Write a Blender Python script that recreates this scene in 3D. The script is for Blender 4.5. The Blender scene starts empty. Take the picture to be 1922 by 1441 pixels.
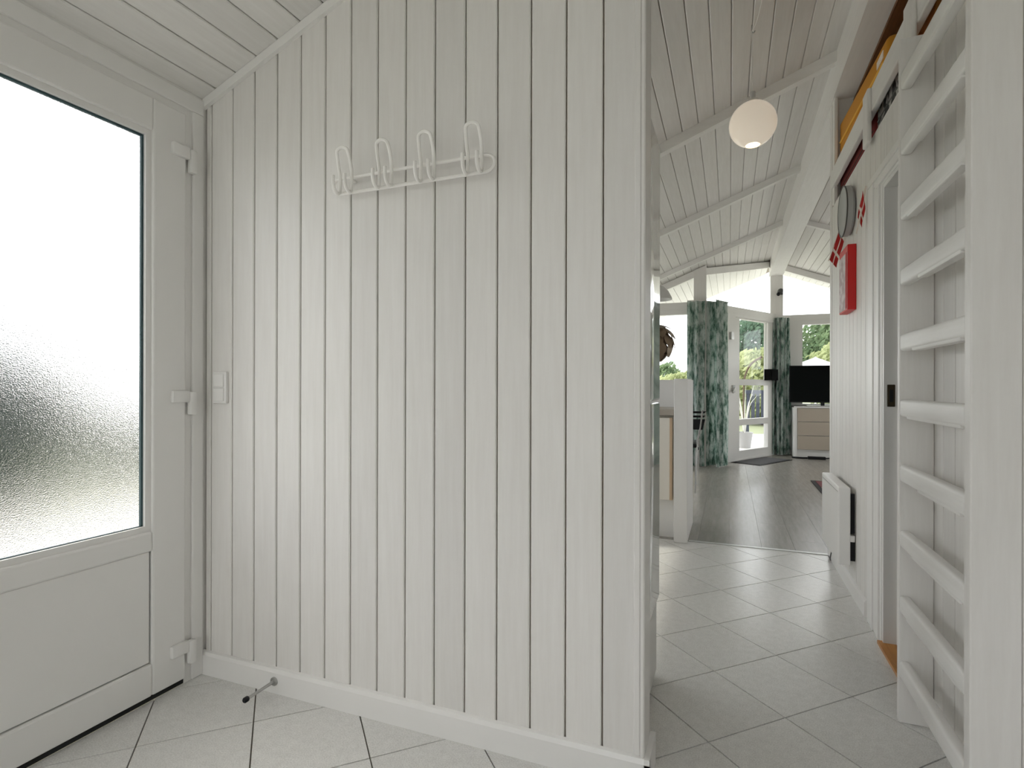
import bpy, bmesh, math, random
from mathutils import Vector, Matrix, noise
random.seed(7)
SC = bpy.context.scene
COL = SC.collection

# ------------------------------------------------------------------ camera
cam_d = bpy.data.cameras.new('camera')
cam = bpy.data.objects.new('camera', cam_d); COL.objects.link(cam)
cam_d.sensor_width = 36.0; cam_d.lens = 1034.0 / 1922.0 * 36.0
cam_d.shift_y = 5.5 / 1922.0
cam_d.clip_start = 0.02; cam_d.clip_end = 400
cam.matrix_world = (Matrix.Translation((0, 0, 1.0)) @ Matrix.Rotation(0.376, 4, 'Z')
                    @ Matrix.Rotation(math.pi / 2, 4, 'X') @ Matrix.Rotation(0.0022, 4, 'Z'))
SC.camera = cam

# ------------------------------------------------------------------ sky, sun, exposure
SKY = 2.6
w = bpy.data.worlds.new('sky'); SC.world = w; w.use_nodes = True
nt = w.node_tree; nt.nodes.clear()
wo = nt.nodes.new('ShaderNodeOutputWorld'); bg = nt.nodes.new('ShaderNodeBackground')
tc = nt.nodes.new('ShaderNodeTexCoord'); nz = nt.nodes.new('ShaderNodeTexNoise')
rp = nt.nodes.new('ShaderNodeValToRGB')
nz.inputs['Scale'].default_value = 3.0; nz.inputs['Detail'].default_value = 5
rp.color_ramp.elements[0].position = .35; rp.color_ramp.elements[0].color = (.88, .92, .99, 1)
rp.color_ramp.elements[1].position = .62; rp.color_ramp.elements[1].color = (1.0, .965, .935, 1)
bg.inputs['Strength'].default_value = SKY
nt.links.new(tc.outputs['Generated'], nz.inputs['Vector']); nt.links.new(nz.outputs['Fac'], rp.inputs['Fac'])
nt.links.new(rp.outputs['Color'], bg.inputs['Color']); nt.links.new(bg.outputs[0], wo.inputs[0])
sun_d = bpy.data.lights.new('sun', 'SUN'); sun_d.energy = 1.6; sun_d.angle = math.radians(3); sun_d.color = (1, .94, .82)
sun = bpy.data.objects.new('sun', sun_d); COL.objects.link(sun)
sun.rotation_euler = Vector((1.0, 0.0, -1.12)).to_track_quat('-Z', 'Y').to_euler()
sun.location = (-6, 3, 8)
SC.view_settings.view_transform = 'Standard'; SC.view_settings.look = 'None'
SC.view_settings.gamma = 1.0; SC.view_settings.use_curve_mapping = False
SC.view_settings.exposure = 0.66
SC.cycles.max_bounces = 16; SC.cycles.diffuse_bounces = 9; SC.cycles.glossy_bounces = 4
SC.cycles.transmission_bounces = 8; SC.cycles.transparent_max_bounces = 16
SC.cycles.sample_clamp_indirect = 6.0
SC.cycles.use_denoising = True

# ------------------------------------------------------------------ materials
MATS = {}
def mat_base(name):
    m = bpy.data.materials.new(name); m.use_nodes = True
    MATS[name] = m
    return m, m.node_tree, m.node_tree.nodes['Principled BSDF']
def plain(name, col, rough=.5, metal=0.0, spec=.5, bump=0.0, bscale=200, emit=None):
    m, t, b = mat_base(name)
    b.inputs['Base Color'].default_value = (*col, 1); b.inputs['Roughness'].default_value = rough
    b.inputs['Metallic'].default_value = metal; b.inputs['Specular IOR Level'].default_value = spec
    n = t.nodes.new('ShaderNodeTexNoise'); n.inputs['Scale'].default_value = bscale
    g = t.nodes.new('ShaderNodeNewGeometry'); t.links.new(g.outputs['Position'], n.inputs['Vector'])
    if bump > 0:
        u = t.nodes.new('ShaderNodeBump'); u.inputs['Strength'].default_value = bump; u.inputs['Distance'].default_value = .002
        t.links.new(n.outputs['Fac'], u.inputs['Height']); t.links.new(u.outputs[0], b.inputs['Normal'])
    else:
        x = t.nodes.new('ShaderNodeMapRange'); x.inputs['To Min'].default_value = max(rough - .04, 0); x.inputs['To Max'].default_value = min(rough + .04, 1)
        n.inputs['Scale'].default_value = 12
        t.links.new(n.outputs['Fac'], x.inputs['Value']); t.links.new(x.outputs[0], b.inputs['Roughness'])
    if emit:
        b.inputs['Emission Color'].default_value = (*emit[0], 1); b.inputs['Emission Strength'].default_value = emit[1]
    return m
def grained(name, c0, c1, axis, rough=.5, scale=60, stretch=14, bump=.25, vary=.06, dist=.0012):
    """wood-like: noise stretched along the axis, colour c0..c1, each piece a little different"""
    m, t, b = mat_base(name)
    g = t.nodes.new('ShaderNodeNewGeometry'); mp = t.nodes.new('ShaderNodeMapping')
    sc = [scale] * 3; sc['xyz'.index(axis)] = scale / stretch
    mp.inputs['Scale'].default_value = sc
    oi = t.nodes.new('ShaderNodeObjectInfo')
    mv = t.nodes.new('ShaderNodeVectorMath'); mv.operation = 'SCALE'; mv.inputs[0].default_value = (7, 5, 9)
    t.links.new(oi.outputs['Random'], mv.inputs['Scale']); t.links.new(mv.outputs[0], mp.inputs['Location'])
    n = t.nodes.new('ShaderNodeTexNoise'); n.inputs['Scale'].default_value = 1; n.inputs['Detail'].default_value = 4; n.inputs['Roughness'].default_value = .65
    t.links.new(g.outputs['Position'], mp.inputs['Vector']); t.links.new(mp.outputs[0], n.inputs['Vector'])
    r = t.nodes.new('ShaderNodeValToRGB')
    r.color_ramp.elements[0].position = .3; r.color_ramp.elements[0].color = (*c0, 1)
    r.color_ramp.elements[1].position = .7; r.color_ramp.elements[1].color = (*c1, 1)
    t.links.new(n.outputs['Fac'], r.inputs['Fac'])
    hsv = t.nodes.new('ShaderNodeHueSaturation'); mr = t.nodes.new('ShaderNodeMapRange')
    mr.inputs['To Min'].default_value = 1 - vary; mr.inputs['To Max'].default_value = 1 + vary * .5
    t.links.new(oi.outputs['Random'], mr.inputs['Value']); t.links.new(mr.outputs[0], hsv.inputs['Value'])
    t.links.new(r.outputs['Color'], hsv.inputs['Color']); t.links.new(hsv.outputs[0], b.inputs['Base Color'])
    b.inputs['Roughness'].default_value = rough
    u = t.nodes.new('ShaderNodeBump'); u.inputs['Strength'].default_value = bump; u.inputs['Distance'].default_value = dist
    t.links.new(n.outputs['Fac'], u.inputs['Height']); t.links.new(u.outputs[0], b.inputs['Normal'])
    return m
W0, W1 = (.775, .757, .735), (.822, .808, .79)
M_WZ = grained('white_washed_boards', W0, W1, 'z', .45)
M_CY = grained('white_washed_ceiling_boards', (.75, .737, .715), (.81, .80, .782), 'y', .5)
M_WX = grained('white_painted_timber', (.80, .79, .772), (.85, .842, .826), 'x', .45, vary=.02)
M_WY = grained('white_painted_rail', (.80, .79, .772), (.85, .842, .826), 'y', .45, vary=.02)
M_GAP = plain('raw_board_behind_joints', (.30, .26, .21), .9)
M_WHITE = plain('white_wall_paint', (.81, .803, .79), .6)
M_UPVC = plain('white_plastic_door', (.80, .795, .78), .32)
M_TRIM = plain('white_satin_trim', (.83, .823, .81), .38)
M_GASKET = plain('dark_rubber_gasket', (.035, .075, .085), .6)
M_BLACK = plain('black_plastic', (.010, .010, .012), .4, 0, .25)
M_RACK = plain('white_lacquered_wire', (.90, .885, .86), .3)
M_MATTE = plain('matt_black_cloth', (.006, .006, .006), .9, 0, .03)
M_SCREEN = plain('black_screen', (.003, .004, .004), .2, 0, .08)
M_CHROME = plain('chrome', (.75, .76, .77), .15, 1.0)
M_STEEL = plain('brushed_steel', (.50, .50, .49), .35, 1.0)
M_FRIDGE = plain('white_gloss_fridge', (.66, .65, .62), .06, 0, .6)
M_FRIDGE2 = plain('white_matt_plinth', (.70, .69, .66), .4)
M_GROUT = plain('grey_grout', (.16, .145, .12), .9)
M_BROWN = grained('dark_brown_timber', (.10, .035, .008), (.19, .075, .018), 'y', .6)
M_THRESH = grained('orange_oak_threshold', (.42, .17, .03), (.60, .27, .06), 'y', .35)
M_ORANGE = plain('orange_mattress_cover', (.62, .27, .02), .8, bump=.3)
M_ORANGE2 = plain('yellow_piping', (.85, .48, .06), .7)
M_DRED = plain('dark_red_wool', (.16, .012, .012), .9, bump=.4)
M_RED = plain('red_paint', (.62, .005, .006), .4)
M_FLAGR = plain('flag_red', (.48, .012, .012), .7)
M_FLAGW = plain('flag_white', (.86, .78, .72), .7)
M_LAMP = plain('opal_glass_lit', (.82, .75, .65), .25, emit=((1.0, .86, .70), .21))
M_BULB = plain('warm_bulb', (1, .9, .7), .3, emit=((1.0, .74, .42), 6.0))
M_TAN = plain('beige_drawer_front', (.46, .40, .33), .5)
M_CAB = plain('cream_cabinet_front', (.80, .765, .70), .4)
M_CABEDGE = plain('tan_cabinet_edge', (.55, .40, .27), .5)
M_TOP = plain('grey_brown_worktop', (.40, .36, .31), .4)
M_MAT = plain('dark_grey_mat', (.07, .07, .075), .95, bump=.5)
M_RUG = plain('wine_red_rug', (.16, .035, .04), .95, bump=.5)
M_RUGB = plain('black_rug_border', (.02, .016, .016), .95)
M_RUGW = plain('cream_rug_stripe', (.55, .5, .42), .95)
M_LEAFM = plain('brown_metal_leaf', (.22, .16, .11), .4, .6)
M_SHADE = plain('grey_white_lampshade', (.62, .62, .62), .5)
M_BARK = plain('bark', (.12, .085, .06), .9, bump=.5, bscale=20)
M_STONE = plain('pale_paving', (.56, .54, .50), .9)
M_PARASOL = plain('white_parasol_cloth', (.75, .76, .78), .8)
M_NAVY = plain('dark_slate_paint', (.05, .06, .09), .5)
M_POT = plain('grey_pot', (.35, .35, .36), .7)
M_PALE = plain('pale_dry_stem', (.62, .62, .58), .8)
M_LATCH = plain('dark_bronze_latch', (.06, .045, .025), .35, .7)
M_DARKGREY = plain('dark_grey_metal', (.09, .09, .09), .45, .5)
M_RIM = plain('pale_grey_enamel', (.42, .43, .43), .3)

def tile_mat():
    m, t, b = mat_base('speckled_light_grey_tile')
    g = t.nodes.new('ShaderNodeNewGeometry'); n = t.nodes.new('ShaderNodeTexNoise'); n.inputs['Scale'].default_value = 260; n.inputs['Detail'].default_value = 3
    n2 = t.nodes.new('ShaderNodeTexNoise'); n2.inputs['Scale'].default_value = 40; n2.inputs['Detail'].default_value = 3
    mx = t.nodes.new('ShaderNodeMath'); mx.operation = 'MULTIPLY_ADD'; mx.inputs[1].default_value = .35
    t.links.new(g.outputs['Position'], n.inputs['Vector']); t.links.new(g.outputs['Position'], n2.inputs['Vector'])
    t.links.new(n2.outputs['Fac'], mx.inputs[0]); t.links.new(n.outputs['Fac'], mx.inputs[2])
    r = t.nodes.new('ShaderNodeValToRGB')
    r.color_ramp.elements[0].position = .48; r.color_ramp.elements[0].color = (.62, .615, .60, 1)
    r.color_ramp.elements[1].position = .85; r.color_ramp.elements[1].color = (.80, .795, .78, 1)
    t.links.new(mx.outputs[0], r.inputs['Fac'])
    oi = t.nodes.new('ShaderNodeObjectInfo'); hsv = t.nodes.new('ShaderNodeHueSaturation'); mr = t.nodes.new('ShaderNodeMapRange')
    mr.inputs['To Min'].default_value = .96; mr.inputs['To Max'].default_value = 1.03
    t.links.new(oi.outputs['Random'], mr.inputs['Value']); t.links.new(mr.outputs[0], hsv.inputs['Value'])
    t.links.new(r.outputs['Color'], hsv.inputs['Color']); t.links.new(hsv.outputs[0], b.inputs['Base Color'])
    b.inputs['Roughness'].default_value = .24
    return m
M_TILE = tile_mat()
M_PLANK = grained('greige_laminate', (.27, .25, .225), (.34, .32, .295), 'y', .27, 40, 10, .06, .05)

def clear_glass():
    m = bpy.data.materials.new('clear_window_glass'); m.use_nodes = True; t = m.node_tree; t.nodes.clear()
    o = t.nodes.new('ShaderNodeOutputMaterial'); mx = t.nodes.new('ShaderNodeMixShader'); lw = t.nodes.new('ShaderNodeLayerWeight')
    lw.inputs['Blend'].default_value = .5
    pw = t.nodes.new('ShaderNodeMath'); pw.operation = 'POWER'; pw.inputs[1].default_value = 5.0
    f = t.nodes.new('ShaderNodeMath'); f.operation = 'MULTIPLY_ADD'; f.inputs[1].default_value = .55; f.inputs[2].default_value = .02
    t.links.new(lw.outputs['Facing'], pw.inputs[0]); t.links.new(pw.outputs[0], f.inputs[0])
    tr = t.nodes.new('ShaderNodeBsdfTransparent'); gl = t.nodes.new('ShaderNodeBsdfGlossy'); gl.inputs['Roughness'].default_value = .01
    tr.inputs['Color'].default_value = (.97, .985, .98, 1)
    t.links.new(f.outputs[0], mx.inputs[0]); t.links.new(tr.outputs[0], mx.inputs[1]); t.links.new(gl.outputs[0], mx.inputs[2])
    t.links.new(mx.outputs[0], o.inputs[0]); return m
M_GLASS = clear_glass()
def frosted_glass():
    m, t, b = mat_base('frosted_rippled_glass')
    b.inputs['Base Color'].default_value = (.97, .985, .985, 1)
    b.inputs['Transmission Weight'].default_value = 1.0; b.inputs['Roughness'].default_value = .24; b.inputs['IOR'].default_value = 1.25
    g = t.nodes.new('ShaderNodeNewGeometry'); n = t.nodes.new('ShaderNodeTexNoise'); n.inputs['Scale'].default_value = 260; n.inputs['Detail'].default_value = 2
    mp = t.nodes.new('ShaderNodeMapping'); mp.inputs['Scale'].default_value = (1, 1, 1.6)
    t.links.new(g.outputs['Position'], mp.inputs['Vector']); t.links.new(mp.outputs[0], n.inputs['Vector'])
    u = t.nodes.new('ShaderNodeBump'); u.inputs['Strength'].default_value = .5; u.inputs['Distance'].default_value = .003
    t.links.new(n.outputs['Fac'], u.inputs['Height']); t.links.new(u.outputs[0], b.inputs['Normal'])
    return m
M_FROST = frosted_glass()
def curtain_mat():
    m = bpy.data.materials.new('green_patterned_curtain'); m.use_nodes = True; t = m.node_tree; t.nodes.clear()
    o = t.nodes.new('ShaderNodeOutputMaterial'); d = t.nodes.new('ShaderNodeBsdfDiffuse'); tl = t.nodes.new('ShaderNodeBsdfTranslucent'); mx = t.nodes.new('ShaderNodeMixShader')
    mx.inputs[0].default_value = .45
    g = t.nodes.new('ShaderNodeNewGeometry'); mp = t.nodes.new('ShaderNodeMapping'); mp.inputs['Scale'].default_value = (17, 17, 6)
    n = t.nodes.new('ShaderNodeTexNoise'); n.inputs['Scale'].default_value = 1; n.inputs['Detail'].default_value = 5; n.inputs['Roughness'].default_value = .7
    t.links.new(g.outputs['Position'], mp.inputs['Vector']); t.links.new(mp.outputs[0], n.inputs['Vector'])
    r = t.nodes.new('ShaderNodeValToRGB'); e = r.color_ramp.elements
    e[0].position = .34; e[0].color = (.08, .15, .12, 1); e[1].position = .43; e[1].color = (.24, .36, .31, 1)
    x = e.new(.49); x.color = (.48, .58, .54, 1); x = e.new(.57); x.color = (.74, .79, .77, 1)
    t.links.new(n.outputs['Fac'], r.inputs['Fac'])
    for k in (d, tl): t.links.new(r.outputs['Color'], k.inputs['Color'])
    t.links.new(d.outputs[0], mx.inputs[1]); t.links.new(tl.outputs[0], mx.inputs[2]); t.links.new(mx.outputs[0], o.inputs[0]); return m
M_CURTAIN = curtain_mat()
def leaf_mat(name, c0, c1):
    m = bpy.data.materials.new(name); m.use_nodes = True; t = m.node_tree; t.nodes.clear()
    o = t.nodes.new('ShaderNodeOutputMaterial'); d = t.nodes.new('ShaderNodeBsdfDiffuse'); tl = t.nodes.new('ShaderNodeBsdfTranslucent'); mx = t.nodes.new('ShaderNodeMixShader')
    mx.inputs[0].default_value = .4
    g = t.nodes.new('ShaderNodeNewGeometry'); n = t.nodes.new('ShaderNodeTexNoise'); n.inputs['Scale'].default_value = 1.7; n.inputs['Detail'].default_value = 4
    t.links.new(g.outputs['Position'], n.inputs['Vector'])
    r = t.nodes.new('ShaderNodeValToRGB'); r.color_ramp.elements[0].position = .35; r.color_ramp.elements[1].position = .65
    r.color_ramp.elements[0].color = (*c0, 1); r.color_ramp.elements[1].color = (*c1, 1)
    t.links.new(n.outputs['Fac'], r.inputs['Fac'])
    for k in (d, tl): t.links.new(r.outputs['Color'], k.inputs['Color'])
    t.links.new(d.outputs[0], mx.inputs[1]); t.links.new(tl.outputs[0], mx.inputs[2]); t.links.new(mx.outputs[0], o.inputs[0]); return m
M_LF_DARK = leaf_mat('dark_green_leaves', (.09, .15, .11), (.16, .24, .16))
M_LF_DEEP = leaf_mat('deep_green_leaves', (.012, .028, .022), (.03, .06, .045))
M_LF_MID = leaf_mat('mid_green_leaves', (.14, .21, .12), (.24, .31, .17))
M_LF_YEL = leaf_mat('yellow_green_leaves', (.30, .34, .17), (.44, .47, .26))
M_GRASS = plain('mown_grass', (.20, .22, .13), .95, bump=.6, bscale=30)
def print_mat(name, c0, c1, scale, lo=.47, hi=.53):
    m, t, b = mat_base(name); b.inputs['Roughness'].default_value = .7
    g = t.nodes.new('ShaderNodeNewGeometry'); n = t.nodes.new('ShaderNodeTexNoise'); n.inputs['Scale'].default_value = scale; n.inputs['Detail'].default_value = 2
    t.links.new(g.outputs['Position'], n.inputs['Vector'])
    r = t.nodes.new('ShaderNodeValToRGB'); r.color_ramp.elements[0].position = lo; r.color_ramp.elements[0].color = (*c0, 1)
    r.color_ramp.elements[1].position = hi; r.color_ramp.elements[1].color = (*c1, 1)
    t.links.new(n.outputs['Fac'], r.inputs['Fac']); t.links.new(r.outputs['Color'], b.inputs['Base Color']); return m
M_PATT = print_mat('black_grey_print', (.03, .03, .035), (.42, .41, .40), 25)
M_FBPRINT = print_mat('pale_grey_print', (.50, .40, .41), (.72, .66, .66), 22, .42, .6)

# ------------------------------------------------------------------ mesh helpers
def link(o, parent=None):
    COL.objects.link(o)
    if parent is not None: o.parent = parent
    return o
def mesh(name, vs, fs, mat=None, smooth=False):
    me = bpy.data.meshes.new(name); me.from_pydata([tuple(v) for v in vs], [], fs); me.update()
    if mat: me.materials.append(mat)
    if smooth: me.polygons.foreach_set('use_smooth', [True] * len(me.polygons))
    return me
def ob(name, me, parent=None, loc=(0, 0, 0)):
    o = bpy.data.objects.new(name, me); o.location = loc
    return link(o, parent)
def tag(o, label, cat=None, group=None, kind=None):
    o['label'] = label
    if cat: o['category'] = cat
    if group: o['group'] = group
    if kind: o['kind'] = kind
    return o
def empty(name, loc, label, cat, group=None, kind=None):
    o = bpy.data.objects.new(name, None); o.location = loc; o.empty_display_size = .1; link(o)
    return tag(o, label, cat, group, kind)
CUBE_F = [(0, 3, 2, 1), (4, 5, 6, 7), (0, 1, 5, 4), (1, 2, 6, 5), (2, 3, 7, 6), (3, 0, 4, 7)]
class MB:
    """collects boxes, hulls and tubes of ONE piece and builds it as one mesh"""
    def __init__(s): s.v = []; s.f = []
    def add(s, vs, fs):
        n = len(s.v); s.v += [tuple(v) for v in vs]; s.f += [tuple(i + n for i in f) for f in fs]; return s
    def box(s, x0, x1, y0, y1, z0, z1):
        return s.add([(x0, y0, z0), (x1, y0, z0), (x1, y1, z0), (x0, y1, z0), (x0, y0, z1), (x1, y0, z1), (x1, y1, z1), (x0, y1, z1)], CUBE_F)
    def bbox(s, x0, x1, y0, y1, z0, z1, b=.004, seg=2):
        bm = bmesh.new(); me = mesh('t', *MB().box(x0, x1, y0, y1, z0, z1).vf()); bm.from_mesh(me); bpy.data.meshes.remove(me)
        bmesh.ops.bevel(bm, geom=bm.edges[:], offset=b, segments=seg, affect='EDGES', profile=.5)
        bm.verts.index_update()
        s.add([v.co[:] for v in bm.verts], [[v.index for v in f.verts] for f in bm.faces]); bm.free(); return s
    def obox(s, o, d, a0, a1, n0, n1, z0, z1):
        """box along the ground direction d from point o; n is to the right of d (towards the room)"""
        d = Vector(d).normalized(); n = Vector((d.y, -d.x)); o = Vector(o)
        P = lambda a, k, z: (*(o + d * a + n * k), z)
        return s.add([P(a0, n0, z0), P(a0, n1, z0), P(a1, n1, z0), P(a1, n0, z0), P(a0, n0, z1), P(a0, n1, z1), P(a1, n1, z1), P(a1, n0, z1)], CUBE_F)
    def hull(s, bottom, top):
        n = len(bottom)
        return s.add(list(bottom) + list(top), [tuple(range(n))[::-1], tuple(range(n, 2 * n))] + [(i, (i + 1) % n, n + (i + 1) % n, n + i) for i in range(n)])
    def lathe(s, prof, c=(0, 0, 0), axis='z', seg=24, cap=True):
        vs = []; fs = []
        for r, h in prof:
            for k in range(seg):
                a = 2 * math.pi * k / seg; x, y = r * math.cos(a), r * math.sin(a)
                vs.append({'z': (c[0] + x, c[1] + y, c[2] + h), 'x': (c[0] + h, c[1] + x, c[2] + y), 'y': (c[0] + y, c[1] + h, c[2] + x)}[axis])
        for i in range(len(prof) - 1):
            for k in range(seg):
                fs.append((i * seg + k, i * seg + (k + 1) % seg, (i + 1) * seg + (k + 1) % seg, (i + 1) * seg + k))
        if cap:
            if prof[0][0] > 1e-5: fs.append(tuple(range(seg))[::-1])
            m = (len(prof) - 1) * seg
            if prof[-1][0] > 1e-5: fs.append(tuple(range(m, m + seg)))
        return s.add(vs, fs)
    def tube(s, pts, r, seg=8, closed=False, smooth=0):
        pts = [Vector(p) for p in pts]
        if smooth: pts = catmull(pts, smooth, closed)
        n = len(pts); rr = r if isinstance(r, (list, tuple)) else [r] * n
        if len(rr) != n: rr = [rr[0] + (rr[-1] - rr[0]) * i / (n - 1) for i in range(n)]
        T = []
        for i in range(n):
            a = pts[(i - 1) % n] if closed or i > 0 else pts[0]; b = pts[(i + 1) % n] if closed or i < n - 1 else pts[-1]
            T.append((b - a).normalized())
        N = T[0].orthogonal().normalized(); vs = []; fs = []
        for i in range(n):
            N = (N - T[i] * N.dot(T[i])).normalized(); B = T[i].cross(N)
            for k in range(seg):
                a = 2 * math.pi * k / seg; vs.append(pts[i] + (N * math.cos(a) + B * math.sin(a)) * rr[i])
        for i in range(n if closed else n - 1):
            for k in range(seg):
                j = (i + 1) % n
                fs.append((i * seg + k, i * seg + (k + 1) % seg, j * seg + (k + 1) % seg, j * seg + k))
        if not closed: fs += [tuple(range(seg))[::-1], tuple(range((n - 1) * seg, n * seg))]
        return s.add(vs, fs)
    def vf(s): return s.v, s.f
    def build(s, name, mat, parent=None, smooth=False, origin=None):
        base = Vector(origin if origin is not None else (0, 0, 0))
        off = Vector((0, 0, 0))
        p = parent
        while p is not None: off += p.location; p = p.parent
        vs = [Vector(v) - base for v in s.v]
        me = mesh(name, vs, s.f, mat, smooth)
        bm = bmesh.new(); bm.from_mesh(me); bmesh.ops.recalc_face_normals(bm, faces=bm.faces[:]); bm.to_mesh(me); bm.free()
        if smooth:
            try: me.set_sharp_from_angle(angle=math.radians(40))
            except Exception: pass
        x = bpy.data.objects.new(name, me); x.location = base - off
        return link(x, parent)
def catmull(pts, k, closed):
    n = len(pts); out = []
    for i in range(n if closed else n - 1):
        p0 = pts[(i - 1) % n] if closed or i > 0 else pts[0] * 2 - pts[1]
        p1, p2 = pts[i], pts[(i + 1) % n]
        p3 = pts[(i + 2) % n] if closed or i < n - 2 else pts[-1] * 2 - pts[-2]
        for j in range(k):
            t = j / k; t2 = t * t; t3 = t2 * t
            out.append(.5 * ((2 * p1) + (p2 - p0) * t + (2 * p0 - 5 * p1 + 4 * p2 - p3) * t2 + (3 * p1 - p0 - 3 * p2 + p3) * t3))
    if not closed: out.append(pts[-1])
    return out
def clip_poly(poly, rect):
    x0, x1, y0, y1 = rect
    for ax, lim, sg in ((0, x0, 1), (0, x1, -1), (1, y0, 1), (1, y1, -1)):
        out = []
        for i in range(len(poly)):
            a, b = poly[i], poly[(i + 1) % len(poly)]
            da, db = (a[ax] - lim) * sg, (b[ax] - lim) * sg
            if da >= 0: out.append(a)
            if (da >= 0) != (db >= 0):
                t = da / (da - db); out.append((a[0] + (b[0] - a[0]) * t, a[1] + (b[1] - a[1]) * t))
        poly = out
        if len(poly) < 3: return []
    res = []
    for p in poly:
        if not res or math.dist(p, res[-1]) > 1e-4: res.append(p)
    if len(res) > 2 and math.dist(res[0], res[-1]) < 1e-4: res.pop()
    return res if len(res) > 2 else []
def area(p): return .5 * sum(p[i][0] * p[(i + 1) % len(p)][1] - p[(i + 1) % len(p)][0] * p[i][1] for i in range(len(p)))
def inset(p, c):
    n = len(p); L = []
    for i in range(n):
        a, b = Vector(p[i]), Vector(p[(i + 1) % n]); d = (b - a).normalized(); nn = Vector((-d.y, d.x)); L.append((a + nn * c, d))
    out = []
    for i in range(n):
        (a, d), (b, e) = L[i - 1], L[i]; cr = d.x * e.y - d.y * e.x
        if abs(cr) < 1e-6: out.append(tuple(b)); continue
        t = ((b.x - a.x) * e.y - (b.y - a.y) * e.x) / cr; out.append(tuple(a + d * t))
    return out
def slab(name, poly, frame, thick, cham, mat, parent):
    """chamfered flat piece: poly (CCW) in the (ea, eb) plane, face towards en"""
    if area(poly) < 0: poly = poly[::-1]
    o, ea, eb, en = [Vector(k) for k in frame]; n = len(poly)
    q = inset(poly, cham)
    if area(q) <= 0: q = poly
    P = lambda p, h: o + ea * p[0] + eb * p[1] + en * h
    vs = [P(p, -thick) for p in poly] + [P(p, -cham) for p in poly] + [P(p, 0) for p in q]
    fs = [tuple(range(n))[::-1], tuple(range(2 * n, 3 * n))]
    for r in (0, n):
        fs += [(r + i, r + (i + 1) % n, r + n + (i + 1) % n, r + n + i) for i in range(n)]
    m = MB(); m.v = vs; m.f = fs
    c = sum(vs, Vector()) / len(vs)
    return m.build(name, mat, parent, origin=c)
def struct(name, m, mat, label, cat, parent=None):
    o = m.build(name, mat, parent)
    return tag(o, label, cat, kind='structure') if parent is None else o

# ------------------------------------------------------------------ measurements of the house
XD = -1.71            # inner face of the entrance wall
XR = .56              # face of the corridor's right wall
YW = 1.40             # face of the board partition
YT = 3.755            # end of the tiled floor
zc = lambda x: 2.6597 + .387 * (x if x < .64 else 1.28 - x)   # underside of the roof
PB0, PB1 = Vector((-.35, 7.42)), Vector((.60, 9.08)); DB = (PB1 - PB0).normalized(); LB = (PB1 - PB0).length
YEAVE = 10.05
YB = -2.4           # gable wall behind the entrance

# ================================================================== FLOORS
m = MB().box(-1.71, .572, YB, YT, -.06, -.006); m.box(.56, 1.7, 1.2, YT, -.06, -.006)
fl = struct('floor', m, M_GROUT, 'light grey speckled floor tiles laid diagonally with dark grout', 'floor')
S, TA, TX, TY = .2969, .7733, -.0533, 1.6501
ca, sa = math.cos(TA) * S, math.sin(TA) * S
g = .0019 / S
full = None
for i in range(-18, 16):
    for j in range(-18, 16):
        q = [(i + g, j + g), (i + 1 - g, j + g), (i + 1 - g, j + 1 - g), (i + g, j + 1 - g)]
        q = [(TX + ca * a - sa * b, TY + sa * a + ca * b) for a, b in q]
        c = clip_poly(q, (-1.708, .571, YB, YT - .004))
        if not c or area(c) < 4e-4: continue
        if abs(area(c) - area(q)) < 1e-6 and full is not None:
            t = full.copy(); ctr = Vector((sum(p[0] for p in q) / 4, sum(p[1] for p in q) / 4, full.location.z)); t.location = ctr; link(t, fl); continue
        t = slab('tile', c, ((0, 0, 0), (1, 0, 0), (0, 1, 0), (0, 0, 1)), .008, .0003, M_TILE, fl)
        if abs(area(c) - area(q)) < 1e-6: full = t
fl2 = struct('floor', MB().box(-1.71, 3.2, YT, 9.3, -.06, -.006), M_GAP, 'greige laminate plank floor of the living room', 'floor')
x = -1.71; k = 0
while x < 3.2:
    x1 = min(x + .19, 3.2); y = YT + .002 - (k * .43) % 1.25
    while y < 9.25:
        y0, y1 = max(y, YT + .002), min(y + 1.25, 9.25)
        if y1 - y0 > .02: slab('plank', [(x + .0004, y0 + .0004), (x1 - .0004, y0 + .0004), (x1 - .0004, y1 - .0004), (x + .0004, y1 - .0004)], ((0, 0, 0), (1, 0, 0), (0, 1, 0), (0, 0, 1)), .008, .0003, M_PLANK, fl2)
        y += 1.25
    x = x1; k += 1
struct('trim_1', MB().box(-.245, .55, YT - .012, YT + .016, 0, .004), M_STEEL, 'thin grey strip where tiles meet the plank floor', 'floor strip')

# ================================================================== CEILING
m = MB()
m.hull([(-2.0, YB - .1, zc(-2.0) + .012), (.64, YB - .1, zc(.64) + .012), (.64, YEAVE, zc(.64) + .012), (-2.0, YEAVE, zc(-2.0) + .012)],
       [(-2.0, YB - .1, zc(-2.0) + .2), (.64, YB - .1, zc(.64) + .2), (.64, YEAVE, zc(.64) + .2), (-2.0, YEAVE, zc(-2.0) + .2)])
m.hull([(.64, YB - .1, zc(.64) + .012), (3.5, YB - .1, zc(3.5) + .012), (3.5, YEAVE, zc(3.5) + .012), (.64, YEAVE, zc(.64) + .012)],
       [(.64, YB - .1, zc(.64) + .2), (3.5, YB - .1, zc(3.5) + .2), (3.5, YEAVE, zc(3.5) + .2), (.64, YEAVE, zc(.64) + .2)])
ceil = struct('ceiling', m, M_GAP, 'sloping ceiling of white boards with rafters and ridge beam', 'ceiling')
ln = math.hypot(1, .387)
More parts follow.
